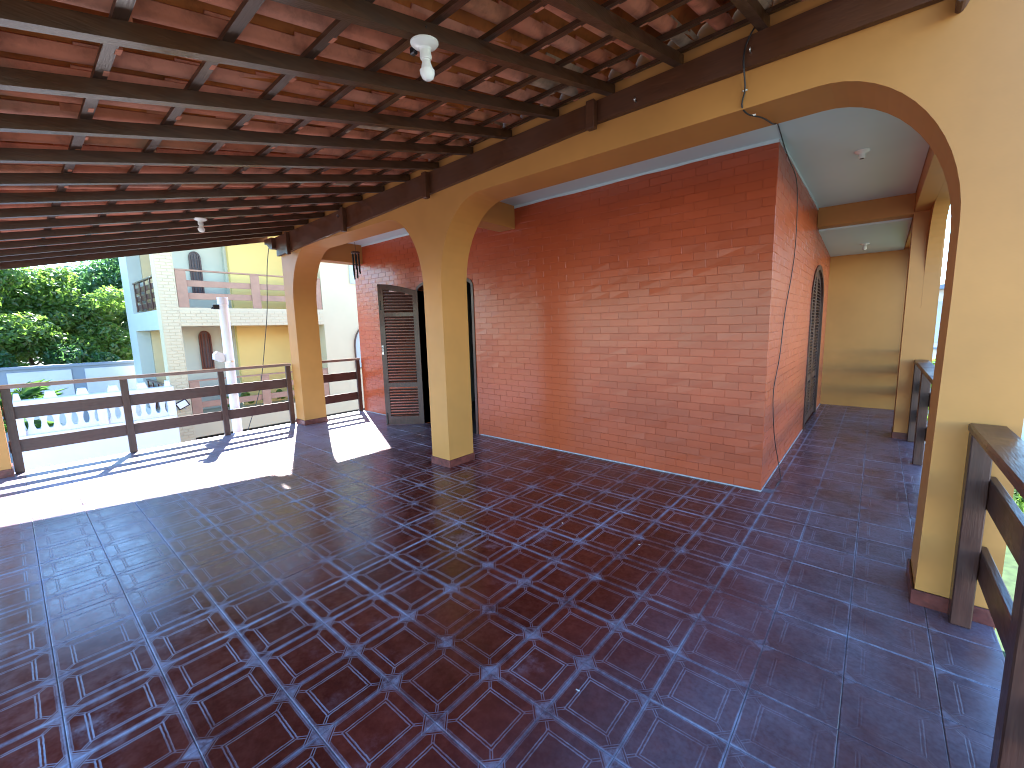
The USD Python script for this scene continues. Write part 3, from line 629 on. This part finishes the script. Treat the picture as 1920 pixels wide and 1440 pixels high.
# painted brick relief on pillar and band
br = []
for (ya, yb, za, zb_) in ((-1.555, -1.195, -1.2, 5.3), (-1.19, 2.45, 1.685, 2.14)):
    r = 0; z = za
    while z + .075 <= zb_:
        y = ya - (.11 if r % 2 else 0)
        while y < yb:
            a, b = max(y, ya), min(y + .22, yb)
            if b - a > .03: br.append(bbox(NX + .0005, NX + .008, a + .006, b - .006, z + .006, z + .072, .003))
            y += .22
        z += .078; r += 1
tag(obj('bricks', cat(br), cream, nb), kind='stuff')
for zb in (2.15, -.69):
    rl = obj('balcony_railing', bbox(NX - .12, NX - .02, -1.185, 2.445, zb + .93, zb + .97, .004), tan_wood, nb)
    for z in (.30, .62): obj('slat', bbox(NX - .09, NX - .05, -1.185, 2.445, zb + z - .08, zb + z + .08, .004), tan_wood, rl)
    for y in (-1.07, .60, 2.33): obj('post', bbox(NX - .049, NX - .012, y - .11, y + .11, zb + .005, zb + .929, .004), tan_wood, rl)
    rl = obj('balcony_railing', bbox(-16.39, -13.39, -1.50, -1.42, zb + .80, zb + .84, .004), wood_v, nb)
    for z in (.12, .36, .60): obj('slat', bbox(-16.39, -13.39, -1.47, -1.44, zb + z - .07, zb + z + .07, .004), wood_v, rl)
    for x in np.linspace(-16.2, -13.5, 5): obj('post', bbox(x - .04, x + .04, -1.50, -1.471, zb, zb + .80, .004), wood_v, rl)
def arch_shutter(plane_x, yc, w, zb, zs, parent, mat=dark_glass, slats=True):
    p = sg.Polygon([(yc - w, zb), (yc + w, zb)] + [(yc + w * math.cos(t), zs + w * 1.3 * math.sin(t)) for t in np.linspace(0, math.pi, 12)])
    f = obj('window', ext_yz(p.difference(p.buffer(-.035)), plane_x, plane_x + .05), wood_v, parent)
    obj('shutter', ext_yz(p.buffer(-.036), plane_x, plane_x + .02), mat, f)
    obj('mullion', cat([box(plane_x + .021, plane_x + .04, yc + d - .012, yc + d + .012, zb + .04, zs + w * .7) for d in (-w * .5, 0, w * .5)]), wood_v, f)
arch_shutter(-14.5, -.38, .14, 2.5, 3.62, nb); arch_shutter(-14.5, -.37, .15, .45, 1.37, nb)
obj('window', box(NX - .01, NX + .04, 3.42, 4.6, 3.02, 4.2), grey_paint, nb)
arch_shutter(NX + .002, 3.95, .55, .17, .95, nb, grey_paint)
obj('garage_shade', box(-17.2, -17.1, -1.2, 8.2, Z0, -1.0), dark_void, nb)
obj('flowers', cat([trimesh.creation.icosphere(1, .09).apply_translation((NX - .5 + rng.uniform(-.1, .1), y + rng.uniform(-.2, .2), -.45 + rng.uniform(-.1, .12))) for y in (-.1, .2, .9, 1.1, 1.7, 1.9) for _ in range(4)]), leaf_c, nb)
ff = thing('floodlight', 'small black framed floodlight tilted at the foot of the neighbour pillar', 'lamp', (-12.88, -1.40, -.29))
rot = trimesh.transformations.rotation_matrix(.45, [1, 0, 0])
for nm, m, mt in (('frame', bbox(-.03, .02, -.13, .13, -.10, .10, .01), dark_metal), ('lens', bbox(.0205, .028, -.10, .10, -.075, .075, .004), porcelain), ('bracket', tube([(-.11, 0, -.1), (-.04, 0, -.16), (-.01, 0, -.10)], .012, 6), steel)):
    m.apply_transform(rot); obj(nm, m, mt, ff)

# ------------------------------------------------------------------ white balustrade
bw = thing('white_balustrade', 'white crenellated balustrade wall with vase shaped balusters across the driveway', 'balustrade')
BX = -11.5
obj('base_wall', box(BX - .16, BX, -4.16, -1.79, Z0, -.40), white_paint, bw)
obj('bottom_rail', bbox(BX - .18, BX + .02, -4.16, -1.79, -.399, -.33, .008), white_paint, bw)
obj('top_rail', bbox(BX - .17, BX + .01, -4.16, -1.79, .17, .33, .01), white_paint, bw)
for y in (-4.09, -2.975, -1.86): obj('pier', bbox(BX - .17, BX + .012, y - .07, y + .07, -.329, .169, .006), white_paint, bw)
gap_half = [(.0, .125), (.026, .125), (.020, .10), (.018, .06), (.026, .0), (.040, -.06), (.047, -.12), (.046, -.17), (.034, -.215), (.022, -.245), (.0, -.245)]
PB = .1665
for a, b in ((-4.02, -3.045), (-2.905, -1.93)):
    nb_ = int(round((b - a) / PB)); w = (b - a) / nb_
    for k in range(nb_):
        y0, y1 = a + k * w, a + (k + 1) * w
        shp = sg.box(y0, -.329, y1, .169)
        for yc, sd_ in ((y0, 1), (y1, -1)):
            shp = shp.difference(sg.Polygon([(yc + sd_ * q[0], q[1]) for q in gap_half] + [(yc - sd_ * .01, -.245), (yc - sd_ * .01, .125)]).buffer(0))
        obj('baluster', ext_yz(shp, BX - .135, BX - .035), white_paint, bw)
for y in (-4.06, -3.64, -3.21, -2.76, -2.31, -1.88):
    w = .09 if y > -4.0 and y < -1.9 else .05
    obj('merlon', hexa([(BX - .14, y - w, .331), (BX - .02, y - w, .331), (BX - .02, y + w, .331), (BX - .14, y + w, .331), (BX - .14, y - w * .62, .46), (BX - .02, y - w * .62, .46), (BX - .02, y + w * .62, .46), (BX - .14, y + w * .62, .46)]), white_paint, bw)

# ------------------------------------------------------------------ boundary wall
gw = thing('boundary_wall', 'grey blue boundary wall with pale panels in front of the trees', 'wall')
obj('wall', box(-18.3, -18.1, -14, -1.0, Z0, .58), slate, gw)
obj('coping', bbox(-18.35, -18.05, -14, -1.0, .581, .66, .01), slate, gw)
for a, b in ((-13.8, -10.6), (-10.2, -7.1), (-6.8, -4.4), (-4.15, -2.90), (-2.62, -1.2)): obj('panel', bbox(-18.099, -18.07, a, b, -2.6, .50, .006), panel_white, gw)

# ------------------------------------------------------------------ trees and plants
def leaf_cloud(blobs, n, size, seed, flat=.35):
    """leaf shaped quads (two triangles folded) on and inside ellipsoid clumps"""
    g = np.random.default_rng(seed); B = np.array(blobs, float); vol = (B[:, 3] ** 2); pk = g.choice(len(B), n, p=vol / vol.sum())
    d = g.normal(size=(n, 3)); d /= np.linalg.norm(d, axis=1, keepdims=True)
    rad = B[pk, 3] * (1 - .55 * g.random(n) ** 2) * (1 + .18 * (meshkit.noise(d * 3 + pk[:, None], seed) - .5))
    c = B[pk, :3] + d * rad[:, None] * [1, 1, .8]
    nn = d * .8 + g.normal(size=(n, 3)) * .6 + [0, 0, .5]; nn /= np.linalg.norm(nn, axis=1, keepdims=True)
    a = np.cross(nn, g.normal(size=(n, 3))); a /= np.linalg.norm(a, axis=1, keepdims=True); b = np.cross(nn, a)
    s = (size * g.uniform(.6, 1.35, n))[:, None]
    P = np.stack([c - a * s, c - b * s * .42 - nn * s * .06, c + a * s, c + b * s * .42 - nn * s * .06], 1).reshape(-1, 3)
    i = np.arange(n) * 4
    Fc = np.vstack([np.c_[i, i + 1, i + 2], np.c_[i, i + 2, i + 3]])
    return trimesh.Trimesh(P, Fc, process=False)
def tree(name, label, base, blobs, n, size, mat, seed, trunk_r=.18, catg='tree', limbs=6, group=None):
    t = thing(name, label, catg, base, group)
    g = np.random.default_rng(seed + 50); B = np.array(blobs, float); top = B[:, :3].mean(0)
    tr = [tube(spline([(0, 0, 0), (.1 * top[0], .1 * top[1], top[2] * .35), (top[0] * .6, top[1] * .6, top[2] * .7), tuple(top)], 12), np.linspace(trunk_r, trunk_r * .35, 12), 9)]
    for k in g.choice(len(B), min(limbs, len(B)), replace=False):
        p0 = np.array([.1 * top[0], .1 * top[1], top[2] * .38]); p2 = B[k, :3]; p1 = (p0 + p2) / 2 + [0, 0, -.1 * top[2] * .5]
        tr.append(tube(spline([p0, p1, p2], 9), np.linspace(trunk_r * .5, trunk_r * .12, 9), 7))
    obj('trunk', cat(tr), bark, t, smooth=40); obj('crown', leaf_cloud(blobs, n, size, seed), mat, t)
    return t
g = np.random.default_rng(3)
def crown(cx, cy, cz, rx, ry, rz, k, r, seed):
    q = np.random.default_rng(seed); out = []
    for _ in range(k):
        d = q.normal(size=3); d /= np.linalg.norm(d); s = q.random() ** .4
        out.append((cx + d[0] * rx * s, cy + d[1] * ry * s, cz + d[2] * rz * s, r * q.uniform(.7, 1.3)))
    return out
tree('broadleaf_tree', 'big dense broadleaf tree behind the boundary wall at the left', (-21.0, -3.2, Z0), crown(0, 0, 5.2, 1.9, 2.0, 2.5, 44, .62, 1), 30000, .095, leaf_a, 11, limbs=10)
tree('broadleaf_tree', 'darker leafy tree at the left edge behind the cactus', (-20.6, -6.6, Z0), crown(0, 0, 4.9, 1.7, 1.9, 2.7, 34, .65, 2), 20000, .09, leaf_b, 12)
tree('broadleaf_tree', 'deep green tree showing in the gap right beside the neighbour house', (-23.6, -.3, Z0), crown(0, 0, 5.6, 1.7, 2.4, 2.6, 40, .8, 4), 22000, .10, leaf_b, 13)
tree('broadleaf_tree', 'background tree far behind the big left tree', (-26, -5.5, Z0), crown(0, 0, 5.4, 2.0, 5.0, 2.9, 50, 1.0, 5), 24000, .13, leaf_b, 14)
tree('leafy_bush', 'low leafy bush growing along the top of the boundary wall', (-19.4, -3.4, Z0), crown(0, 0, 3.2, .8, 2.6, 1.1, 26, .5, 6), 14000, .08, leaf_b, 15, .06, 'bush')
tree('leafy_bush', 'bright green shrub below the right arch in front of the white building', (2.35, 11.3, Z0), crown(0, 0, 2.6, .9, .9, 1.1, 18, .4, 7), 9000, .07, leaf_c, 16, .05, 'bush')
tree('leafy_bush', 'teal green bush outside the near right railing', (4.1, 11.8, Z0), crown(0, 0, .7, 1.6, 2.4, .6, 24, .5, 8), 12000, .08, leaf_a, 17, .04, 'bush')
# fan palm and cactus by the balustrade
pm = thing('fan_palm', 'fan palm with drooping fronds at the left edge behind the railing', 'palm', (-13.2, -4.45, Z0))
obj('trunk', tube([(0, 0, 0), (.05, 0, 1.5), (0, 0, 3.1)], np.array([.12, .1, .08]), 10), bark, pm, smooth=40)
gp = np.random.default_rng(21)
for k in range(18):
    az = k * 2.399; el = gp.uniform(-.5, .85); L = gp.uniform(.45, .8)
    d = np.array([math.cos(az) * math.cos(el), math.sin(az) * math.cos(el), math.sin(el)]); o = np.array([0, 0, 3.1]); e = o + d * L
    side_ = np.cross(d, [0, 0, 1]); side_ /= np.linalg.norm(side_); up = np.cross(side_, d); V, Fc = [], []
    st = tube([o, o + d * L * .5 + [0, 0, .03], e], .009, 5)
    for q in np.linspace(-1.9, 1.9, 26):
        dr = d * math.cos(q) + side_ * math.sin(q); ln = gp.uniform(.5, .68) * (1 - .12 * abs(q)); w = .016; pp = np.cross(dr, up)
        p1 = e + dr * ln * .55 + up * .03; p2 = e + dr * ln - [0, 0, .10 * gp.uniform(.4, 1.5)]
        i = len(V); V += [e, p1 + pp * w, p2, p1 - pp * w]; Fc += [[i, i + 1, i + 2], [i, i + 2, i + 3]]
    obj('frond', cat([st, trimesh.Trimesh(np.array(V), np.array(Fc), process=False)]), leaf_palm, pm)
ct = thing('cactus', 'pale jointed cactus stem leaning at the left edge above the palm', 'cactus', (-12.6, -5.1, Z0))
def joint(p0, p1, r):
    p0, p1 = np.array(p0, float), np.array(p1, float); s = np.linspace(0, 1, 9); return tube(p0 + (p1 - p0) * s[:, None], r * np.sqrt(np.maximum(1 - (2 * s - 1) ** 4, .02)) * (.85 + .3 * s), 10)
obj('stem', joint((0, -.1, 0), (0, .15, 4.0), .12), cactus_m, ct, smooth=50)
for a, b, r in (((0, .12, 3.9), (.05, .62, 4.65), .13), ((.05, .60, 4.62), (.06, .82, 4.95), .11), ((.05, .62, 4.3), (.1, .85, 4.55), .07)): obj('joint', joint(a, b, r), cactus_m, ct, smooth=50)

# ------------------------------------------------------------------ right background
wb = thing('white_building', 'white building glimpsed through the corridor arch at the right', 'building')
obj('wall', box(1.6, 9, 14, 20, Z0, 2.30), white_paint, wb)
obj('roof', bbox(1.2, 9.4, 13.6, 20.4, 2.301, 2.44, .01), slate, wb)
obj('window', box(1.95, 2.25, 13.97, 13.998, .7, 1.95), panel_white, wb); obj('sill', box(1.6, 3.5, 13.9, 13.999, .50, .56), slate, wb)

# ------------------------------------------------------------------ paint flakes on the floor
for x, y, lb in ((-1.05, -1.55, 'tiny pale flake on the floor midway between the middle column and the brick corner'), (-.45, -1.5, 'tiny pale flake on the floor tiles closest to the brick corner'), (-1.5, -2.55, 'tiny pale flake on the floor tiles at the centre of the terrace'), (-.15, -2.75, 'tiny pale flake on the floor tiles nearest to the right railing')):
    f_ = thing('paint_flake', lb, 'debris', (x, y, .0022), 'pale flakes lying on the floor tiles')
    q = np.random.default_rng(int(abs(x * 100)))
    obj('flake', trimesh.convex.convex_hull(q.normal(0, 1, (9, 3)) * [.005, .004, .0012] + [0, 0, .0015]), porcelain, f_)
